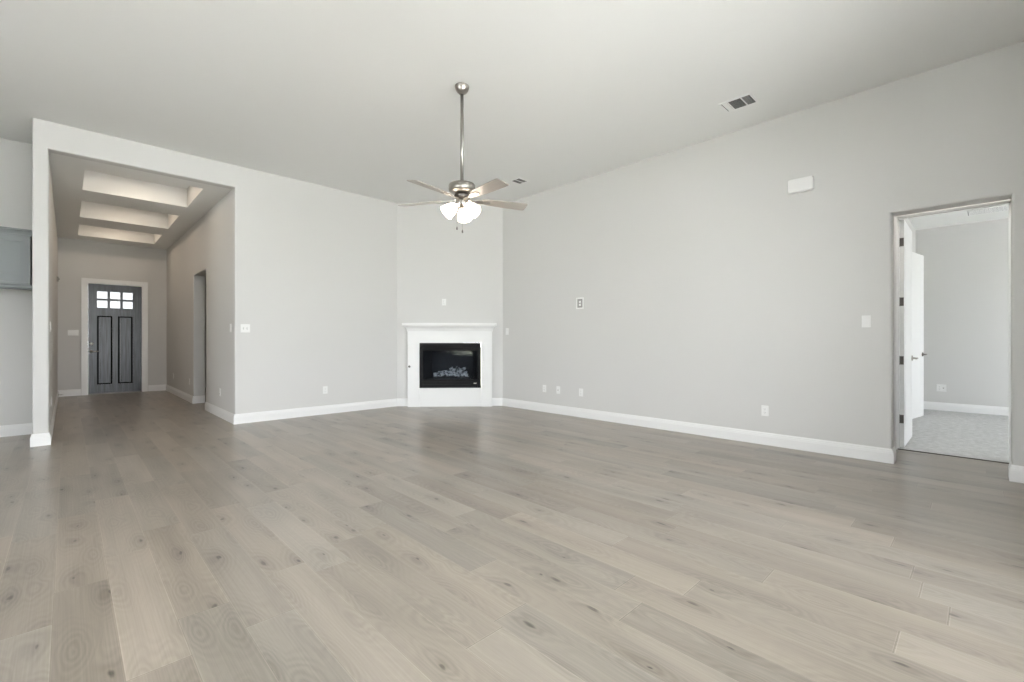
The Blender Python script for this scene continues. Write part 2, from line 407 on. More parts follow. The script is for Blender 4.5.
# back wall behind the camera with tall windows
bw = MB(); zs = [-0.02, WZ0, WZ1, CZ+0.02]
bw.box(-5.1, BACKY-0.14, -0.02, XR+0.2, BACKY, WZ0); bw.box(-5.1, BACKY-0.14, WZ1, XR+0.2, BACKY, TZ0); bw.box(-5.1, BACKY-0.14, TZ1, XR+0.2, BACKY, CZ+0.02)
xs = [-5.1]+[q for p in BWIN for q in p]+[XR+0.2]
for i in range(0, len(xs), 2): bw.box(xs[i], BACKY-0.14, WZ0, xs[i+1], BACKY, WZ1).box(xs[i], BACKY-0.14, TZ0, xs[i+1], BACKY, TZ1)
struct(bw.build('wall_back', 'wall'))
RET = (4.90, -0.37)                                  # unseen wall return added to darken the right-hand corner
struct(MB().box(RET[0], BACKY+0.001, -0.02, XR+0.17, RET[1], CZ+0.02).build('wall_shade_return', 'wall'))
# right wall with drywalled opening to the bedroom vestibule
VY0, VY1 = -0.170, 0.592
rw = MB()
rw.prism([(BACKY-0.1, -0.02), (VY0, -0.02), (VY0, OZ), (VY1, OZ), (VY1, -0.02), (P2.y+0.02, -0.02), (P2.y+0.02, CZ+0.02), (BACKY-0.1, CZ+0.02)], XR, XR+0.17, axis='x')
rw.bevel_if(lambda a, b: abs(a.x-XR) < 1e-4 and abs(b.x-XR) < 1e-4 and ((abs(a.y-b.y) < 1e-4 and (abs(a.y-VY0) < 1e-3 or abs(a.y-VY1) < 1e-3)) or (abs(a.z-OZ) < 1e-3 and abs(b.z-OZ) < 1e-3)), 0.018)
struct(rw.build('wall_right', 'wall'))
# vestibule sides and top, bedroom door wall, bedroom walls
struct(MB().box(XR+0.17, 0.80, -0.02, 6.30, 0.92, 3.1).build('wall_vestibule_left', 'wall'))
struct(MB().box(XR+0.17, -0.50, -0.02, 6.30, -0.38, 3.1).build('wall_vestibule_right', 'wall'))
BY0, BY1, BZ = -0.185, 0.628, 2.455
struct(MB().prism([(-3.6, -0.02), (BY0-0.02, -0.02), (BY0-0.02, BZ+0.02), (BY1+0.02, BZ+0.02), (BY1+0.02, -0.02), (2.4, -0.02), (2.4, 3.1), (-3.6, 3.1)], 6.30, 6.42, axis='x').build('wall_bedroom_door', 'wall'))
struct(MB().box(10.33, -3.6, -0.02, 10.45, 2.4, 3.1).build('wall_bedroom_far', 'wall'))
CX0, CX1 = 8.56, 9.39
struct(MB().prism([(6.42, -0.02), (CX0-0.02, -0.02), (CX0-0.02, BZ+0.02), (CX1+0.02, BZ+0.02), (CX1+0.02, -0.02), (10.33, -0.02), (10.33, 3.1), (6.42, 3.1)], 0.79, 0.91).build('wall_bedroom_left', 'wall'))
struct(MB().prism([(6.3, -0.02), (10.45, -0.02), (10.45, 3.1), (9.5, 3.1), (9.5, 0.6), (7.1, 0.6), (7.1, 2.2), (9.5, 2.2), (9.5, 3.1), (6.3, 3.1)], -3.6, -3.5).build('wall_bedroom_window', 'wall'))
struct(MB().box(6.42, 2.3, -0.02, 10.33, 2.4, 3.1).build('wall_closet', 'wall'))

# chimney corner wall: local frame u along the wall, -y toward the room
UA = math.atan2(P2.y-P1.y, P2.x-P1.x); UL = (P2-P1).length
DM = Matrix.Translation((P1.x, P1.y, 0)) @ Matrix.Rotation(UA, 4, 'Z')
FU0, FU1, FZ0, FZ1 = 0.412, 1.480, 0.330, 1.115     # firebox opening in the wall
cw = MB()
cw.box(-0.02, 0, -0.02, FU0, 0.12, CZ+0.02); cw.box(FU1, 0, -0.02, UL+0.02, 0.12, CZ+0.02)
cw.box(FU0, 0, -0.02, FU1, 0.12, FZ0); cw.box(FU0, 0, FZ1, FU1, 0.12, CZ+0.02)
o = cw.build('wall_chimney', 'wall'); o.matrix_world = DM; struct(o)

# ------------------------------------------------------------------ baseboards and casings
BP = [(0, 0), (0.016, 0), (0.016, 0.092), (0.0135, 0.097), (0.0135, 0.106), (0.009, 0.116), (0.009, 0.124), (0.0045, 0.131), (0.003, 0.137), (0, 0.137)]
def base(name, path, side): return struct(MB().sweep(BP, path, side).build(name, 'trim'))
u = (P2-P1).normalized()
mb0, mb1 = P1+u*0.205, P1+u*1.675                    # where the mantel legs stand
base('baseboard_right', [mb1, P2, (XR, VY1), (XR+0.17, VY1)], -1)
base('baseboard_right_end', [(XR+0.17, VY0), (XR, VY0), (XR, -0.37)], -1)
base('baseboard_hall', [(HR, OY0), (HR, YH), P1, mb0], -1) if False else None
base('baseboard_hall', [(HR+0.18, OY0), (HR, OY0), (HR, YH), P1, mb0], -1)
base('baseboard_hall_right', [(DX1+0.1, YB), (HR, YB), (HR, OY1), (HR+0.18, OY1)], -1)
base('baseboard_hall_left', [(COLX, 8.19), (COLX, YH), (HL, YH), (HL, YB), (DX0-0.1, YB)], -1) if False else None
struct(MB().sweep(BP, [(DX0-0.1, YB), (HL, YB), (HL, YH), (COLX, YH), (COLX, 8.19), (-5.0, 8.19), (-5.0, BACKY), (4.90, BACKY), (4.90, -0.37), (XR, -0.37)], 1).build('baseboard_hall_left', 'trim'))
base('baseboard_bedroom', [(CX1+0.08, 0.79), (10.33, 0.79), (10.33, -3.5)], -1)
base('baseboard_vestibule', [(6.30, 0.8), (XR+0.17, 0.8), (XR+0.17, VY1)], 1)

def casing(name, a0, a1, z, face, axis, sgn, wd=0.10, th=0.018):
    """three-sided flat casing with a bead. a0..a1 opening, face coordinate, sgn toward the viewer side."""
    m = MB(); f1 = face+sgn*th; f2 = face+sgn*(th+0.006)
    def bx(p0, p1, z0, z1, fa):
        lo, hi = min(face, fa), max(face, fa)
        if axis == 'y': m.box(p0, lo, z0, p1, hi, z1)
        else: m.box(lo, p0, z0, hi, p1, z1)
    bx(a0-wd, a0-0.004, 0, z+wd, f1); bx(a1+0.004, a1+wd, 0, z+wd, f1); bx(a0-0.004, a1+0.004, z+0.004, z+wd, f1)
    bx(a0-wd, a0-wd+0.02, 0, z+wd, f2); bx(a1+wd-0.02, a1+wd, 0, z+wd, f2); bx(a0-wd+0.02, a1+wd-0.02, z+wd-0.02, z+wd, f2)
    return struct(m.build(name, 'trim'))
casing('trim_1', DX0, DX1, DZ, YB, 'y', -1, wd=0.092)
# front door jamb
j = MB(); j.box(DX0-0.001, YB-0.005, 0, DX0+0.012, YB+0.16, DZ).box(DX1-0.012, YB-0.005, 0, DX1+0.001, YB+0.16, DZ).box(DX0, YB-0.005, DZ-0.012, DX1, YB+0.16, DZ+0.001)
struct(j.build('trim_2', 'trim'))
sl = MB().bevbox(DX0+0.012, YB+0.0, -0.01, DX1-0.012, YB+0.15, 0.022, 0.006); struct(sl.build('trim_3', 'dark_nickel'))
# bedroom door casing and jamb
casing('trim_4', BY0, BY1, BZ, 6.30, 'x', -1, wd=0.085)
j = MB()
j.box(6.298, BY1-0.001, 0, 6.422, BY1+0.02, BZ+0.02).box(6.298, BY0-0.02, 0, 6.422, BY0+0.001, BZ+0.02).box(6.298, BY0, BZ-0.001, 6.422, BY1, BZ+0.02)
j.box(6.33, BY1-0.012, 0, 6.365, BY1, BZ).box(6.33, BY0, 0, 6.365, BY0+0.012, BZ).box(6.33, BY0, BZ-0.012, 6.365, BY1, BZ)
struct(j.build('trim_5', 'trim'))
struct(MB().bevbox(6.310, BY0, 0, 6.332, BY1, 0.009, 0.003).build('trim_6', 'dark_nickel'))
casing('trim_7', CX0, CX1, BZ, 0.79, 'y', -1, wd=0.07)

# ------------------------------------------------------------------ doors (setting) with their hardware
def lever(parent, m='nickel', d=1):
    """local: rosette on plane y=0 facing -y, lever toward +x*d"""
    r = MB(); r.lathe([(0.0, 0), (0.031, 0), (0.031, 0.006), (0.026, 0.011), (0.012, 0.012), (0.010, 0.045), (0.0, 0.045)], 24, Matrix.Rotation(PI/2, 4, 'X'), cap=False)
    r.tube([(0, -0.045, 0), (0.02*d, -0.052, 0), (0.06*d, -0.052, 0.002), (0.115*d, -0.047, -0.003)], 0.009, 10, radii=[0.011, 0.010, 0.009, 0.007])
    return r.build('door_handle', m, parent)
# front door: 3 x 2 lites over two tall panels
fd = thing('door_1', '', ''); del fd['label']; del fd['category']; fd['kind'] = 'structure'
fd.location = (DX0+0.014, YB+0.025, 0.022)
W, H, T = DX1-DX0-0.028, DZ-0.036, 0.045
lx0, lx1 = 0.140, 0.735; pz0, pz1 = 0.185, 1.675; lz0, lz1 = 1.850, 2.205
px = [(0.140, 0.392), (0.483, 0.735)]
st = MB()
st.box(0, 0, 0, lx0, T, H).box(lx1, 0, 0, W, T, H).box(lx0, 0, 0, lx1, T, pz0).box(lx0, 0, pz1, lx1, T, lz0).box(lx0, 0, lz1, lx1, T, H)
st.box(px[0][1], 0, pz0, px[1][0], T, pz1)
# muntins
lw = (lx1-lx0); bar = 0.044; pw = (lw-2*bar)/3; ph = (lz1-lz0-bar)/2
for k in (1, 2): st.box(lx0+k*pw+(k-1)*bar, 0.004, lz0, lx0+k*pw+k*bar, T-0.004, lz1)
st.box(lx0, 0.005, lz0+ph, lx1, T-0.005, lz0+ph+bar)
st.build('door_frame', 'door', fd)
for a, b in px:
    g = MB()
    g.ring(a, pz0, b, pz1, 0.028, 0.012, 0.032)
    g.build('panel_moulding', 'door_groove', fd)
    p_ = MB().box(a+0.020, 0.020, pz0+0.020, b-0.020, 0.030, pz1-0.020)
    p_.prism([(a+0.045, pz0+0.045), (b-0.045, pz0+0.045), (b-0.045, pz1-0.045), (a+0.045, pz1-0.045)], 0.006, 0.022)
    p_.build('door_panel', 'door', fd)
for r_ in range(2):
    for k in range(3):
        x = lx0+k*(pw+bar); z = lz0+r_*(ph+bar)
        MB().box(x, 0.019, z, x+pw, 0.025, z+ph).build('glass_pane', 'door_glass', fd)
db = MB().lathe([(0.0, 0), (0.030, 0), (0.030, 0.010), (0.024, 0.016), (0.0, 0.017)], 24, Matrix.Rotation(PI/2, 4, 'X'), cap=False)
db.box(-0.004, -0.032, -0.014, 0.004, -0.015, 0.014)
o = db.build('deadbolt', 'nickel', fd); o.location = (0.048, 0, 1.065)
o = lever(fd, 'nickel', 1); o.location = (0.048, 0, 0.905)

def panel_door(name, Wd, Hd, Td=0.038):
    d = thing(name, '', ''); del d['label']; del d['category']; d['kind'] = 'structure'
    m = MB(); s_ = 0.115
    m.box(0, 0, 0, Wd, Td, Hd)
    m.build('door_slab', 'trim', d)
    for z0, z1 in ((0.22, 0.95), (1.10, Hd-0.14)):
        for yy, sg in ((0, -1), (Td, 1)):
            r = MB(); y0, y1 = sorted((yy, yy+sg*0.002))
            r.ring(s_, z0, Wd-s_, z1, 0.02, y0, y1)
            r.build('panel_moulding', 'trim', d)
    return d
d2 = panel_door('door_2', 0.808, 2.44)
d2.location = (6.424, 0.582, 0.012); d2.rotation_euler = (0, 0, 0)
for z in (0.30, 0.93, 1.56, 2.20):
    hg = MB().bevbox(-0.003, 0.004, z-0.045, 0.0005, 0.036, z+0.045, 0.0012, 1)
    hg.tube([(-0.004, 0.041, z-0.048), (-0.004, 0.041, z+0.048)], 0.0065, 10)
    hg.build('hinge', 'dark_nickel', d2)
o = lever(d2, 'nickel', -1); o.location = (0.745, 0, 0.935)
bk = MB().lathe([(0.0, 0), (0.031, 0), (0.031, 0.006), (0.012, 0.012), (0.010, 0.045), (0.0, 0.045)], 20, Matrix.Rotation(-PI/2, 4, 'X'), cap=False)
bk.tube([(0, 0.045, 0), (-0.02, 0.052, 0), (-0.115, 0.047, -0.003)], 0.009, 10)
o = bk.build('door_handle', 'nickel', d2); o.location = (0.745, 0.038, 0.935)
d3 = panel_door('door_3', 0.815, 2.44)
d3.location = (CX0+0.005, 0.758, 0.012); d3.rotation_euler = (0, 0, -math.atan2(0.135, 0.80))
o = lever(d3, 'dark_nickel', -1); o.location = (0.750, 0, 0.935)

# ------------------------------------------------------------------ windows behind the camera
def window(name, a0, a1, z0, z1, face, axis, nx=1, nz=2):
    root = thing(name, '', ''); del root['label']; del root['category']; root['kind'] = 'structure'
    m = MB(); fw = 0.05
    def bx(p0, p1, q0, q1, t0=-0.03, t1=0.03, mm=m):
        if axis == 'y': mm.box(p0, face+t0, q0, p1, face+t1, q1)
        else: mm.box(face+t0, p0, q0, face+t1, p1, q1)
    bx(a0, a0+fw, z0, z1); bx(a1-fw, a1, z0, z1); bx(a0+fw, a1-fw, z0, z0+fw); bx(a0+fw, a1-fw, z1-fw, z1)
    for k in range(1, nx):
        x = a0+(a1-a0)*k/nx; bx(x-0.02, x+0.02, z0+fw, z1-fw, -0.02, 0.02)
    for k in range(1, nz):
        z = z0+(z1-z0)*k/nz; bx(a0+fw, a1-fw, z-0.02, z+0.02, -0.025, 0.025)
    m.build('window_frame', 'trim', root)
    g = MB(); bx(a0+fw, a1-fw, z0+fw, z1-fw, -0.003, 0.003, g); g.build('glass_pane', 'glass', root)
    s_ = MB(); 
    if axis == 'y': s_.box(a0-0.03, face+0.03, z0-0.03, a1+0.03, face+0.13, z0)
    else: s_.box(face+0.03, a0-0.03, z0-0.03, face+0.13, a1+0.03, z0)
    s_.build('window_sill', 'trim', root)
for i, (a, b) in enumerate(BWIN): window('window_%d' % (i+1), a, b, WZ0, WZ1, BACKY-0.08, 'y'); window('window_%d' % (i+7), a, b, TZ0, TZ1, BACKY-0.08, 'y', nz=1)
window('window_5', 0.7, 3.7, 0.35, 2.65, -5.08, 'x', nx=3)
window('window_6', 7.1, 9.5, 0.6, 2.2, -3.57, 'y', nx=2)

# ------------------------------------------------------------------ fireplace mantel and insert (in the chimney wall's frame)
mant = thing('fireplace_mantel', 'white painted wood mantel surrounding the corner fireplace', 'mantel')
mant.matrix_world = DM
U0, U1, UP = 0.205, 1.675, 0.105      # body left, right, projection
HZ_ = 0.0
def leg(a, b):
    m = MB().bevbox(a, -UP, 0, b, -0.002, 1.115, 0.002, 1)
    return m
leg(U0, FU0-0.004).build('mantel_leg', 'trim', mant)
leg(FU1+0.004, U1).build('mantel_leg', 'trim', mant)
MB().box(U0, -UP, 1.1155, U1, -0.002, 1.32).build('frieze', 'trim', mant)
MB().box(FU0-0.004, -UP+0.022, 0, FU1+0.004, -0.002, FZ0-0.004).build('lower_panel', 'trim', mant)
CPR = [(0, 1.315), (0.008, 1.315), (0.008, 1.328), (0.014, 1.333), (0.016, 1.350), (0.022, 1.368), (0.032, 1.385), (0.046, 1.398), (0.060, 1.406), (0.060, 1.416), (0, 1.416)]
cr_ = MB().sweep(CPR, [(U0, -0.002), (U0, -UP), (U1, -UP), (U1, -0.002)], -1)
cr_.build('crown_moulding', 'trim', mant)
MB().bevbox(U0-0.085, -UP-0.085, 1.416, U1+0.080, -0.002, 1.462, 0.006, 2).build('mantel_shelf', 'trim', mant)
kv = MB().lathe([(0.0, 0), (0.019, 0), (0.019, 0.003), (0.009, 0.005), (0.008, 0.010), (0.0, 0.010)], 20, Matrix.Translation((0.236, -UP, 0.705)) @ Matrix.Rotation(PI/2, 4, 'X'), cap=False)
o = kv.build('gas_key_valve', 'dark_nickel', mant)

ins = thing('gas_fireplace', 'black metal gas fireplace insert with glass front and pale ceramic logs', 'fireplace')
ins.matrix_world = DM
g0, g1, gz0, gz1 = 0.470, 1.425, 0.478, 0.980
F = -UP-0.006
fr = MB()
fr.box(FU0, F, FZ0, g0, -0.075, FZ1).box(g1, F, FZ0, FU1, -0.075, FZ1).box(g0, F+0.0, FZ1-0.012, g1, -0.075, FZ1).box(g0, F, FZ0, g1, -0.075, FZ0+0.012)
bmesh.ops.remove_doubles(fr.bm, verts=fr.bm.verts, dist=1e-5)
fr.build('insert_frame', 'black', ins)
MB().bevbox(g0, F+0.004, 1.045, g1, -0.08, FZ1-0.012, 0.003, 1).build('top_rail', 'black', ins)
for k in range(2): MB().bevbox(g0, F+0.010+0.003*k, gz1+0.004+k*0.031, g1, -0.085, gz1+0.029+k*0.031, 0.003, 1).build('louver', 'black', ins)
MB().bevbox(g0, F+0.004, FZ0+0.012, g1, -0.08, 0.385, 0.003, 1).build('lower_rail', 'black', ins)
MB().bevbox(g0, F+0.010, 0.392, g1, -0.085, 0.437, 0.003, 1).build('louver', 'black', ins)
MB().bevbox(g0, F+0.013, 0.443, g1, -0.085, 0.474, 0.003, 1).build('louver', 'black', ins)
MB().prism([(1.352, 0.403), (1.402, 0.403), (1.412, 0.416), (1.352, 0.416)], F+0.006, F+0.011).build('maker_badge', 'nickel', ins)
MB().box(FU0+0.01, -0.074, FZ0+0.01, FU1-0.01, -0.070, gz0-0.03).build('light_block_plate', 'black', ins)  # added black plates keep sky from leaking between the louvers
MB().box(FU0+0.01, -0.074, gz1+0.03, FU1-0.01, -0.070, FZ1-0.01).build('light_block_plate', 'black', ins)
MB().box(g0, -0.092, gz0-0.002, g1, -0.088, gz1+0.002).build('glass_pane', 'fire_glass', ins)
fb = MB()
fb.box(g0-0.02, -0.07, gz0-0.03, g1+0.02, 0.36, gz0-0.004)
fb.box(g0-0.02, -0.07, gz1+0.01, g1+0.02, 0.36, gz1+0.03)
fb.prism([(g0-0.02, -0.07), (g0-0.005, -0.07), (g0+0.10, 0.34), (g0+0.085, 0.36)], gz0-0.01, gz1+0.02, axis='z')
fb.prism([(g1+0.02, -0.07), (g1+0.005, -0.07), (g1-0.10, 0.34), (g1-0.085, 0.36)], gz0-0.01, gz1+0.02, axis='z')
fb.box(g0+0.07, 0.335, gz0-0.01, g1-0.07, 0.36, gz1+0.02)
fb.build('firebox', 'firebox', ins)
MB().bevbox(0.60, 0.02, gz0-0.004, 1.30, 0.24, gz0+0.035, 0.01, 2).build('burner_tray', 'firebox', ins)
def log(p0, p1, r0, r1, seed, bend=0.02):
    rr = random.Random(seed); p0 = Vector(p0); p1 = Vector(p1); n = 9; pts = []; rad = []
    for i in range(n):
        t = i/(n-1); q = p0.lerp(p1, t); q += Vector((rr.uniform(-1, 1), rr.uniform(-1, 1), rr.uniform(-.6, 1)))*bend*math.sin(PI*t)
        pts.append(q); rad.append((r0+(r1-r0)*t)*(1+rr.uniform(-.12, .12)))
    m = MB().tube(pts, 0.03, 9, radii=rad)
    for v in m.bm.verts: v.co += Vector((rr.uniform(-1, 1), rr.uniform(-1, 1), rr.uniform(-1, 1)))*0.0035
    return m.build('ceramic_log', 'log', ins)
b0 = gz0+0.035
log((0.64, 0.03, b0+0.035), (0.98, 0.05, b0+0.045), 0.040, 0.028, 1)
log((0.90, 0.02, b0+0.030), (1.25, 0.04, b0+0.030), 0.028, 0.034, 2)
log((0.70, 0.16, b0+0.05), (1.22, 0.17, b0+0.06), 0.045, 0.038, 3)
log((0.76, 0.06, b0+0.07), (1.10, 0.12, b0+0.135), 0.026, 0.022, 4)
log((1.20, 0.02, b0+0.04), (1.04, 0.10, b0+0.165), 0.032, 0.024, 5)
log((0.86, 0.03, b0+0.03), (0.96, 0.14, b0+0.160), 0.020, 0.016, 6)
log((1.06, 0.03, b0+0.085), (1.20, 0.10, b0+0.150), 0.020, 0.026, 7)

# ------------------------------------------------------------------ ceiling fan
FX, FY = 2.697, 3.458
fan = thing('ceiling_fan', 'brushed nickel ceiling fan with five pale blades and lit light kit', 'ceiling fan', (FX, FY, CZ))
def Z(z): return (z-1.15)*1.014+1.15-CZ
MB().lathe([(0.0, 0), (0.066, 0), (0.069, -0.006), (0.066, -0.022), (0.058, -0.044), (0.044, -0.062), (0.028, -0.074), (0.021, -0.080), (0.0, -0.080)], 40, cap=False).build('canopy', 'nickel', fan)
MB().tube([(0, 0, -0.075), (0, 0, Z(2.64))], 0.0160, 20).build('downrod', 'nickel', fan)
MB().lathe([(0.0, Z(2.655)), (0.024, Z(2.655)), (0.028, Z(2.632)), (0.100, Z(2.626)), (0.121, Z(2.620)), (0.127, Z(2.608)), (0.127, Z(2.566)), (0.120, Z(2.550)), (0.090, Z(2.538)), (0.070, Z(2.530)), (0.0, Z(2.530))], 48, cap=False).build('motor_housing', 'nickel', fan)
MB().lathe([(0.0, Z(2.530)), (0.066, Z(2.530)), (0.074, Z(2.515)), (0.074, Z(2.492)), (0.060, Z(2.484)), (0.0, Z(2.484))], 40, cap=False).build('blade_hub', 'dark_nickel', fan)
MB().lathe([(0.0, Z(2.484)), (0.052, Z(2.484)), (0.058, Z(2.470)), (0.058, Z(2.430)), (0.046, Z(2.408)), (0.020, Z(2.398)), (0.0, Z(2.396))], 40, cap=False).build('switch_housing', 'nickel', fan)
R = 0.655
def blade_mesh():
    t = bmesh.new(); n = 8; top = []
    out = [(0.20, -0.044), (0.28, -0.054), (0.45, -0.064), (R-0.02, -0.068), (R-0.005, -0.063), (R, -0.05), (R, 0.05), (R-0.005, 0.063), (R-0.02, 0.068), (0.45, 0.064), (0.28, 0.054), (0.20, 0.044)]
    m = MB(); m.prism(out, -0.003, 0.003, axis='z'); t.free(); return m
base_ang = math.atan2(-FY, -FX)
proto = None
for phi in (32, 104, 176, 248, 320):
    a = base_ang+math.radians(phi)
    if proto is None:
        b_ = blade_mesh().build('blade', 'blade', fan)
        am = MB()
        am.prism([(0.055, -0.016), (0.13, -0.010), (0.19, -0.030), (0.26, -0.026), (0.285, 0), (0.26, 0.026), (0.19, 0.030), (0.13, 0.010), (0.055, 0.016)], -0.010, -0.0035, axis='z')
        for sx, sy in ((0.215, -0.015), (0.215, 0.015), (0.255, 0)): am.lathe([(0.0, -0.013), (0.005, -0.012), (0.006, -0.009)], 10, Matrix.Translation((sx, sy, 0)), cap=False)
        am.build('blade_arm', 'nickel', b_); proto = b_
    else:
        b_ = copy_tree(proto, fan)
    b_.location = (0, 0, Z(2.484)); b_.rotation_mode = 'QUATERNION'
    b_.rotation_quaternion = (Matrix.Rotation(a, 3, 'Z') @ Matrix.Rotation(math.radians(1.0), 3, 'Y') @ Matrix.Rotation(math.radians(-12), 3, 'X')).to_quaternion()
proto = None
for phi in (48, -76, 170):
    a = base_ang+math.radians(phi)
    if proto is None:
        s_ = MB()
        prof = [(0.018, 0.0), (0.026, -0.008), (0.042, -0.028), (0.055, -0.058), (0.062, -0.090), (0.067, -0.118), (0.072, -0.130), (0.068, -0.130), (0.059, -0.090), (0.052, -0.058), (0.039, -0.030), (0.023, -0.010), (0.014, -0.004)]
        s_.lathe(prof, 28, cap=False)
        s_ = s_.build('glass_shade', 'shade', fan)
        MB().lathe([(0.0, 0.030), (0.012, 0.030), (0.019, 0.020), (0.022, 0.004), (0.020, -0.008), (0.0, -0.008)], 20, cap=False).build('lamp_socket', 'nickel', s_)
        MB().lathe([(0.0, -0.010), (0.014, -0.014), (0.024, -0.050), (0.026, -0.066), (0.018, -0.084), (0.0, -0.092)], 16, cap=False).build('bulb', 'shade', s_)
        proto = s_
    else: s_ = copy_tree(proto, fan)
    s_.rotation_mode = 'QUATERNION'
    s_.location = (0.058*math.cos(a), 0.058*math.sin(a), Z(2.425))
    s_.rotation_quaternion = (Matrix.Rotation(a, 3, 'Z') @ Matrix.Rotation(math.radians(-48), 3, 'Y')).to_quaternion()
ri = Vector((math.cos(-math.radians(44.19)), math.sin(-math.radians(44.19))))
for off, ze in ((-0.048, 2.205), (0.004, 2.175)):
    x, y = ri.x*off, ri.y*off
    ch = MB().tube([(x, y, Z(2.44 if off < -0.03 else 2.40)), (x, y, Z(ze)+0.02)], 0.0016, 6).build('pull_chain', 'nickel', fan)
    MB().lathe([(0.0, 0.022), (0.003, 0.022), (0.006, 0.012), (0.008, 0.0), (0.006, -0.008), (0.0, -0.010)], 12, Matrix.Translation((x, y, Z(ze))), cap=False).build('pull_knob', 'dark_nickel', ch)

# ------------------------------------------------------------------ ceiling registers
def register(label, cx, cy, sx, sy, z, banks, dark=True):
    t = thing('air_vent', label, 'vent', (cx, cy, z))
    m = MB(); e = 0.022
    m.ring(-sx/2, -sy/2, sx/2, sy/2, e, -0.006, 0, axis='z')
    ys_ = [b[0] for b in banks[1:]]
    m.build('vent_frame', 'plastic', t)
    for yb in ys_: MB().box(-sx/2+e, yb-0.006, -0.006, sx/2-e, yb+0.006, 0).build('divider_bar', 'plastic', t)
    MB().box(-sx/2+e, -sy/2+e, -0.0018, sx/2-e, sy/2-e, -0.0006).build('duct_shade_sheet', 'duct_shade', t)  # flat dark sheet standing in for the shade inside the duct
    for (y0, y1, kind) in banks:
        s = MB()
        if kind == 'white':
            n = max(3, int((y1-y0-0.012)/0.012))
            for k in range(n):
                yy = y0+0.008+(y1-y0-0.014)*k/n
                s.box(-sx/2+e, 0, -0.006, sx/2-e, 0.011, -0.0045, Matrix.Translation((0, yy, 0)))
            s.build('louver_bank', 'plastic', t)
        else:
            n = int((sx-2*e)/0.014)
            for k in range(n):
                xx = -sx/2+e+0.003+(sx-2*e-0.004)*k/n
                s.box(0, y0+0.006, -0.006, 0.0035, y1-0.006, -0.002, Matrix.Translation((xx, 0, 0)))
            s.build('louver_bank', 'shaded_slat', t)  # white slats coloured grey, their shade put into the material
    return t
register('white ceiling register nearest the camera, with two shade-coloured louver banks above the right wall', 4.912, 1.735, 0.245, 0.315, CZ, [(-0.134, -0.055, 'dark'), (-0.055, 0.072, 'dark'), (0.072, 0.134, 'white')])
register('small ceiling register with shade-coloured louvers beyond the ceiling fan near the chimney corner', 4.917, 4.897, 0.225, 0.205, CZ, [(-0.081, 0.0, 'dark'), (0.0, 0.081, 'dark')])
register('white ceiling register seen through the bedroom doorway', 9.50, -0.12, 0.40, 0.58, 3.03, [(-0.268, -0.09, 'white'), (-0.09, 0.09, 'white'), (0.09, 0.268, 'white')])

# recessed lamps in the hall trays
for i, t_ in enumerate(TR):
    lab = ['nearest', 'middle', 'farthest'][i]
    t = thing('recessed_downlight', 'warm round recessed downlight inside the %s tray of the hall ceiling' % lab, 'light', ((t_[0]+t_[2])/2, (t_[1]+t_[3])/2, HC+TD), group=None)
    MB().lathe([(0.062, 0), (0.085, 0), (0.085, -0.006), (0.062, -0.010)], 28, cap=False).build('lamp_trim', 'plastic', t)
    MB().lathe([(0.0, -0.002), (0.060, -0.002), (0.060, -0.005), (0.0, -0.006)], 28, cap=False).build('lamp_lens', 'lamp_disc', t)
    l = bpy.data.lights.new('downlight_lamp', 'AREA'); l.shape = 'DISK'; l.size = 0.12; l.energy = 5.5; l.color = (1.0, 0.81, 0.62)
    lo = bpy.data.objects.new('downlight_lamp', l); COL.objects.link(lo); lo.parent = t; lo.location = (0, 0, -0.012)

t = thing('recessed_downlight', 'added unseen downlight brightening the small passage before the bedroom door', 'light', (6.02, 0.21, 3.03))  # unseen lamp added to brighten the passage and door casing
MB().lathe([(0.062, 0), (0.085, 0), (0.085, -0.006), (0.062, -0.010)], 28, cap=False).build('lamp_trim', 'plastic', t)
MB().lathe([(0.0, -0.002), (0.060, -0.002), (0.060, -0.005), (0.0, -0.006)], 28, cap=False).build('lamp_lens', 'lamp_disc', t)
l = bpy.data.lights.new('downlight_lamp', 'AREA'); l.shape = 'DISK'; l.size = 0.12; l.energy = 4; l.color = (1.0, 0.93, 0.85)
lo = bpy.data.objects.new('downlight_lamp', l); COL.objects.link(lo); lo.parent = t; lo.location = (0, 0, -0.012)

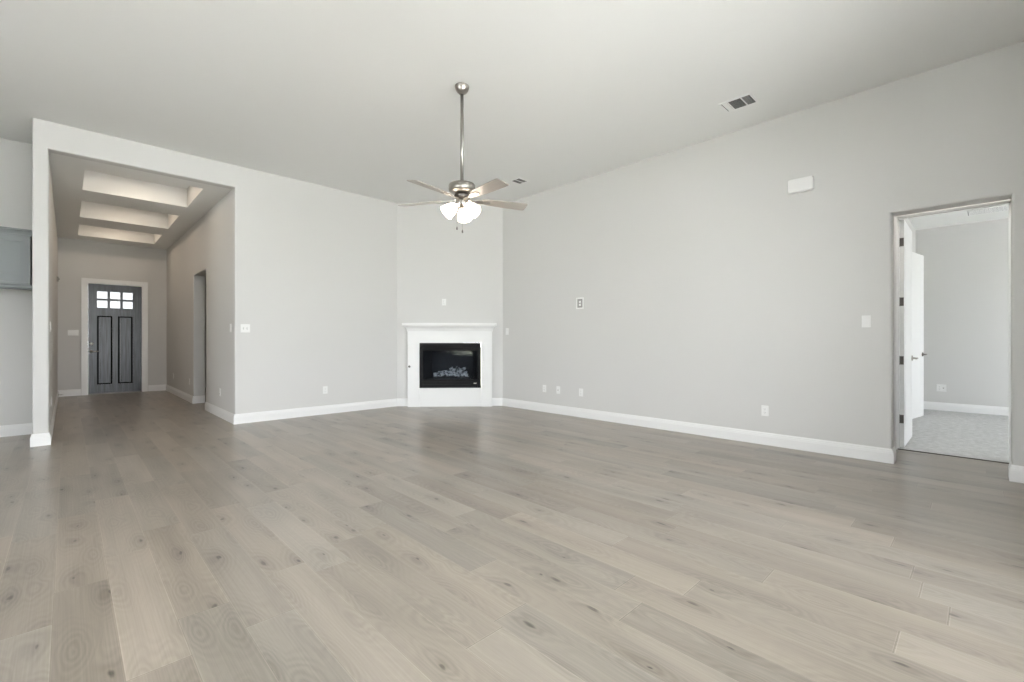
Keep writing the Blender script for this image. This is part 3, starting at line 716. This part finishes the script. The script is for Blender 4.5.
# ------------------------------------------------------------------ wall devices
def facing(loc, n):
    """matrix: local x right, z up, -y out of the wall along n"""
    ang = math.atan2(n[1], n[0])+PI/2
    return loc, ang
def plate(name, label, cat, loc, n, kind, gangs=1, group=None, wide=None):
    loc, rz = facing(loc, n)
    t = thing(name, label, cat, loc, rz, group)
    w_ = wide or (0.072+0.046*(gangs-1)); hh = 0.116
    MB().bevbox(-w_/2, -0.006, -hh/2, w_/2, 0.001, hh/2, 0.003, 2).build('cover_plate', 'plastic', t)
    for g in range(gangs):
        x = (g-(gangs-1)/2)*0.046
        if kind[g % len(kind)] == 'r':        # receptacle
            b = MB().bevbox(x-0.0165, -0.0085, -0.034, x+0.0165, -0.004, 0.034, 0.002, 1).build('receptacle', 'plastic', t)
            for zc in (-0.019, 0.019):
                MB().box(x-0.008, -0.0092, zc-0.002, x-0.006, -0.0080, zc+0.007).build('slot', 'slot', b)
                MB().box(x+0.006, -0.0092, zc-0.002, x+0.008, -0.0080, zc+0.006).build('slot', 'slot', b)
                MB().lathe([(0.0, 0), (0.0024, 0), (0.0024, 0.0006), (0.0, 0.0006)], 10, Matrix.Translation((x, -0.0085, zc-0.008)) @ Matrix.Rotation(PI/2, 4, 'X'), cap=False).build('slot', 'slot', b)
        elif kind[g % len(kind)] == 's':      # rocker switch
            m = MB(); m.prism([(-0.004, -0.033), (-0.011, -0.033), (-0.007, 0.0), (-0.0085, 0.033), (-0.004, 0.033)], x-0.0165, x+0.0165, axis='x'); m.build('rocker', 'plastic', t)
        elif kind[g % len(kind)] == 't':      # toggle
            m = MB().bevbox(x-0.005, -0.020, -0.004, x+0.005, -0.004, 0.014, 0.002, 1, Matrix.Rotation(0.3, 4, 'X')).build('toggle', 'plastic', t)
            MB().box(x-0.007, -0.0066, -0.014, x+0.007, -0.0058, 0.014).build('toggle_slot', 'greybox', t)
        elif kind[g % len(kind)] == 'j':      # jack
            MB().lathe([(0.0, 0), (0.009, 0), (0.009, 0.004), (0.005, 0.005), (0.005, 0.013), (0.0, 0.013)], 16, Matrix.Translation((x, -0.0055, 0)) @ Matrix.Rotation(PI/2, 4, 'X'), cap=False).build('cable_jack', 'nickel', t)
    for g in range(gangs):
        x = (g-(gangs-1)/2)*0.046
        for zc in (-0.048, 0.048): MB().lathe([(0.0, 0), (0.003, 0), (0.0025, 0.001), (0.0, 0.001)], 10, Matrix.Translation((x, -0.006, zc)) @ Matrix.Rotation(PI/2, 4, 'X'), cap=False).build('screw', 'plastic', t)
    return t
NX = (-1, 0); NY = (0, -1)
plate('light_switch', 'white rocker light switch left of the bedroom doorway', 'switch', (XR, 0.783, 1.340), NX, 's', 1)
plate('electrical_outlet', 'white outlet low on the right wall, nearest the bedroom doorway', 'outlet', (XR, 1.680, 0.376), NX, 'r')
plate('electrical_outlet', 'white outlet low on the right wall, directly below the recessed media box', 'outlet', (XR, 4.215, 0.374), NX, 'r')
plate('data_outlet', 'white wall plate with a cable jack, middle of three low plates', 'outlet', (XR, 4.660, 0.377), NX, 'j')
plate('electrical_outlet', 'white outlet low on the right wall, closest to the fireplace', 'outlet', (XR, 4.952, 0.379), NX, 'r')
plate('light_switch', 'narrow white switch on the right wall just beside the fireplace corner', 'switch', (XR, 5.83, 1.317), NX, 's')
plate('light_switch', 'white three-gang switch plate beside the hall opening edge', 'switch', (1.785, YH, 1.328), NY, 'tts', 2, wide=0.118)
plate('electrical_outlet', 'white outlet low on the wall between hall opening and fireplace', 'outlet', (2.903, YH, 0.380), NY, 'r', wide=0.074)
plate('light_switch', 'white switch plate on the hall right wall near the living room', 'switch', (HR, 7.414, 1.334), NX, 's')
plate('electrical_outlet', 'white outlet low on the hall right wall, before the side opening', 'outlet', (HR, 8.035, 0.374), NX, 'r')
plate('electrical_outlet', 'white outlet low on the hall right wall, just past the side opening', 'outlet', (HR, 10.47, 0.382), NX, 'r')
plate('electrical_outlet', 'white outlet low on the hall right wall, nearest the front door', 'outlet', (HR, 12.30, 0.386), NX, 'r')
plate('light_switch', 'white three-gang switch plate left of the front door', 'switch', (0.085, YB, 1.322), NY, 'sss', 3, wide=0.165)
plate('light_switch', 'white switch seen edge-on on the hall left wall', 'switch', (HL, 7.60, 1.317), (1, 0), 's')
plate('electrical_outlet', 'white outlet seen edge-on low on the hall left wall', 'outlet', (HL, 8.10, 0.394), (1, 0), 'r')
plate('electrical_outlet', 'white two-gang outlet on the bedroom far wall', 'outlet', (10.33, 0.468, 0.376), NX, 'rj', 2)
nc = (-u.y*-1, 0)
nrm = Vector((math.sin(UA), -math.cos(UA)))
pp = P1+u*0.825
plate('electrical_outlet', 'white outlet centred on the wall above the fireplace mantel', 'outlet', (pp.x, pp.y, 1.838), (nrm.x, nrm.y), 'r')

# media box
loc, rz = facing((XR, 4.234, 1.720), NX)
t = thing('media_box', 'white framed recessed media box with grey inside on the right wall', 'wall box', loc, rz)
m = MB().ring(-0.068, -0.086, 0.068, 0.086, 0.019, -0.008, 0.0)
m.build('box_frame', 'plastic', t)
MB().box(-0.050, -0.003, -0.064, 0.050, -0.0005, 0.064).build('box_recess', 'greybox', t)
MB().bevbox(-0.018, -0.007, 0.004, 0.018, -0.002, 0.036, 0.002, 1).build('receptacle', 'plastic', t)
MB().bevbox(-0.018, -0.007, -0.040, 0.018, -0.002, -0.008, 0.002, 1).build('receptacle', 'plastic', t)

# chime box high on right wall
loc, rz = facing((XR, 1.330, 2.790), NX)
t = thing('door_chime', 'white rounded rectangular box mounted high on the right wall', 'door chime', loc, rz)
MB().bevbox(-0.110, -0.012, -0.065, 0.110, 0.0, 0.065, 0.005, 2).build('base', 'plastic', t)
cvr = []
nn = 12
def ro(w_, h_, r):
    pts = []
    for cx_, cz_, a0 in ((w_-r, h_-r, 0), (-w_+r, h_-r, 90), (-w_+r, -h_+r, 180), (w_-r, -h_+r, 270)):
        for k in range(6):
            a = math.radians(a0+k*18); pts.append((cx_+r*math.cos(a), cz_+r*math.sin(a)))
    return pts
m = MB(); m.prism(ro(0.118, 0.072, 0.022), -0.048, -0.010)
m.bevel_if(lambda a, b: a.y < -0.047 and b.y < -0.047, 0.010, 3)
m.build('cover', 'plastic', t)

# small dark sensor high on hall's left wall
t = thing('wall_sensor', 'tiny dark sensor high on the hall left wall near the foyer', 'sensor', (HL, 12.28, 2.33), PI/2)
MB().bevbox(-0.045, -0.028, -0.045, 0.045, 0.0, 0.045, 0.006, 2).build('housing', 'greybox', t)
MB().lathe([(0.0, 0), (0.018, 0), (0.014, 0.008), (0.0, 0.010)], 16, Matrix.Translation((0, -0.027, 0)) @ Matrix.Rotation(PI/2, 4, 'X'), cap=False).build('lens', 'slot', t)

# door stop at the foyer baseboard
t = thing('door_stop', 'small white door stop on the baseboard left of the front door', 'door stop', (HL+0.016, 12.85, 0.075), 0)
MB().lathe([(0.0, 0), (0.014, 0), (0.014, 0.004), (0.005, 0.006), (0.005, 0.060)], 14, Matrix.Rotation(PI/2, 4, 'Y'), cap=False).build('stem', 'nickel', t)
MB().lathe([(0.0, 0.058), (0.012, 0.058), (0.013, 0.072), (0.0, 0.076)], 14, Matrix.Rotation(PI/2, 4, 'Y'), cap=False).build('tip', 'rubber', t)

# ------------------------------------------------------------------ cabinet over the empty refrigerator bay
cb = thing('wall_cabinet', 'blue-grey painted wall cabinet above the empty refrigerator space', 'cabinet', (-1.22, 7.62, 1.775))
CW = 1.22-0.281; CH = 0.645; CDp = 8.19-7.62
MB().box(0, 0, 0, CW-0.030, CDp-0.001, CH).build('body', 'cabinet', cb)
for k in range(2):
    dx0 = 0.020+k*(CW/2-0.010); dw = CW/2-0.036
    d = MB(); z0, z1 = 0.045, CH-0.085; s_ = 0.058
    d.box(dx0, -0.020, z0, dx0+s_, -0.001, z1).box(dx0+dw-s_, -0.020, z0, dx0+dw, -0.001, z1).box(dx0+s_, -0.020, z0, dx0+dw-s_, -0.001, z0+s_).box(dx0+s_, -0.020, z1-s_, dx0+dw-s_, -0.001, z1)
    d.box(dx0+s_, -0.006, z0+s_, dx0+dw-s_, -0.001, z1-s_)
    d.box(dx0+s_+0.03, -0.014, z0+s_+0.03, dx0+dw-s_-0.03, -0.006, z1-s_-0.03)
    d.build('cabinet_door', 'cabinet', cb)
MB().prism([(0, CH-0.075), (-0.008, CH-0.075), (-0.012, CH-0.055), (-0.030, CH-0.025), (-0.042, CH-0.015), (-0.042, CH), (0, CH)], 0, CW, axis='x').build('crown_moulding', 'cabinet', cb)
MB().prism([(0, -0.035), (-0.010, -0.032), (-0.022, -0.016), (-0.022, 0.0), (-0.014, 0.012), (0, 0.020)], 0, CW, axis='x').build('light_rail', 'cabinet', cb)

# ------------------------------------------------------------------ outside: view through the front door's lites, plus added bounce slabs
struct(MB().box(-40, -40, -0.30, 60, 80, -0.10).build('ground', 'lawn'))
struct(MB().box(-12, -14, -0.12, 14, BACKY-0.14, -0.06).build('bounce_terrace', 'bounce_terrace'))  # unseen pale slab added to bounce sunlight up to the ceiling
struct(MB().box(-16, -14, -0.12, -5.12, 10, -0.065).build('bounce_terrace', 'bounce_terrace'))  # second added bounce slab, outside the left window
hs = thing('neighbour_house', 'tan house with brown gabled roof seen through the front door panes', 'house', (-5.5, 42, -0.1), 0.15)
MB().box(-7, 0, 0, 3, 8, 3.0).prism([(-7, 3.0), (3, 3.0), (-2, 5.2)], 0.05, 7.9).build('wall', 'brick', hs)
rf = MB(); rf.prism([(-7.6, 2.75), (-2, 5.3), (3.6, 2.75), (3.6, 2.95), (-2, 5.55), (-7.6, 2.95)], -0.5, 8.4); rf.build('roof', 'shingle', hs)
for x in (-5.2, -0.2):
    wd_ = MB().box(x-0.7, -0.06, 0.9, x+0.7, 0.0, 2.3).build('window', 'plastic', hs)
    MB().box(x-0.62, -0.08, 0.98, x+0.62, -0.05, 2.22).build('pane', 'slot', wd_)

# repeats share a group phrase
for o in COL.objects:
    if o.get('category') == 'outlet': o['group'] = 'white outlet plates on the walls'
    elif o.get('category') == 'switch': o['group'] = 'white switch plates on the walls'
    elif o.get('category') == 'vent': o['group'] = 'ceiling air registers'
    elif o.get('category') == 'light': o['group'] = 'recessed ceiling downlights'
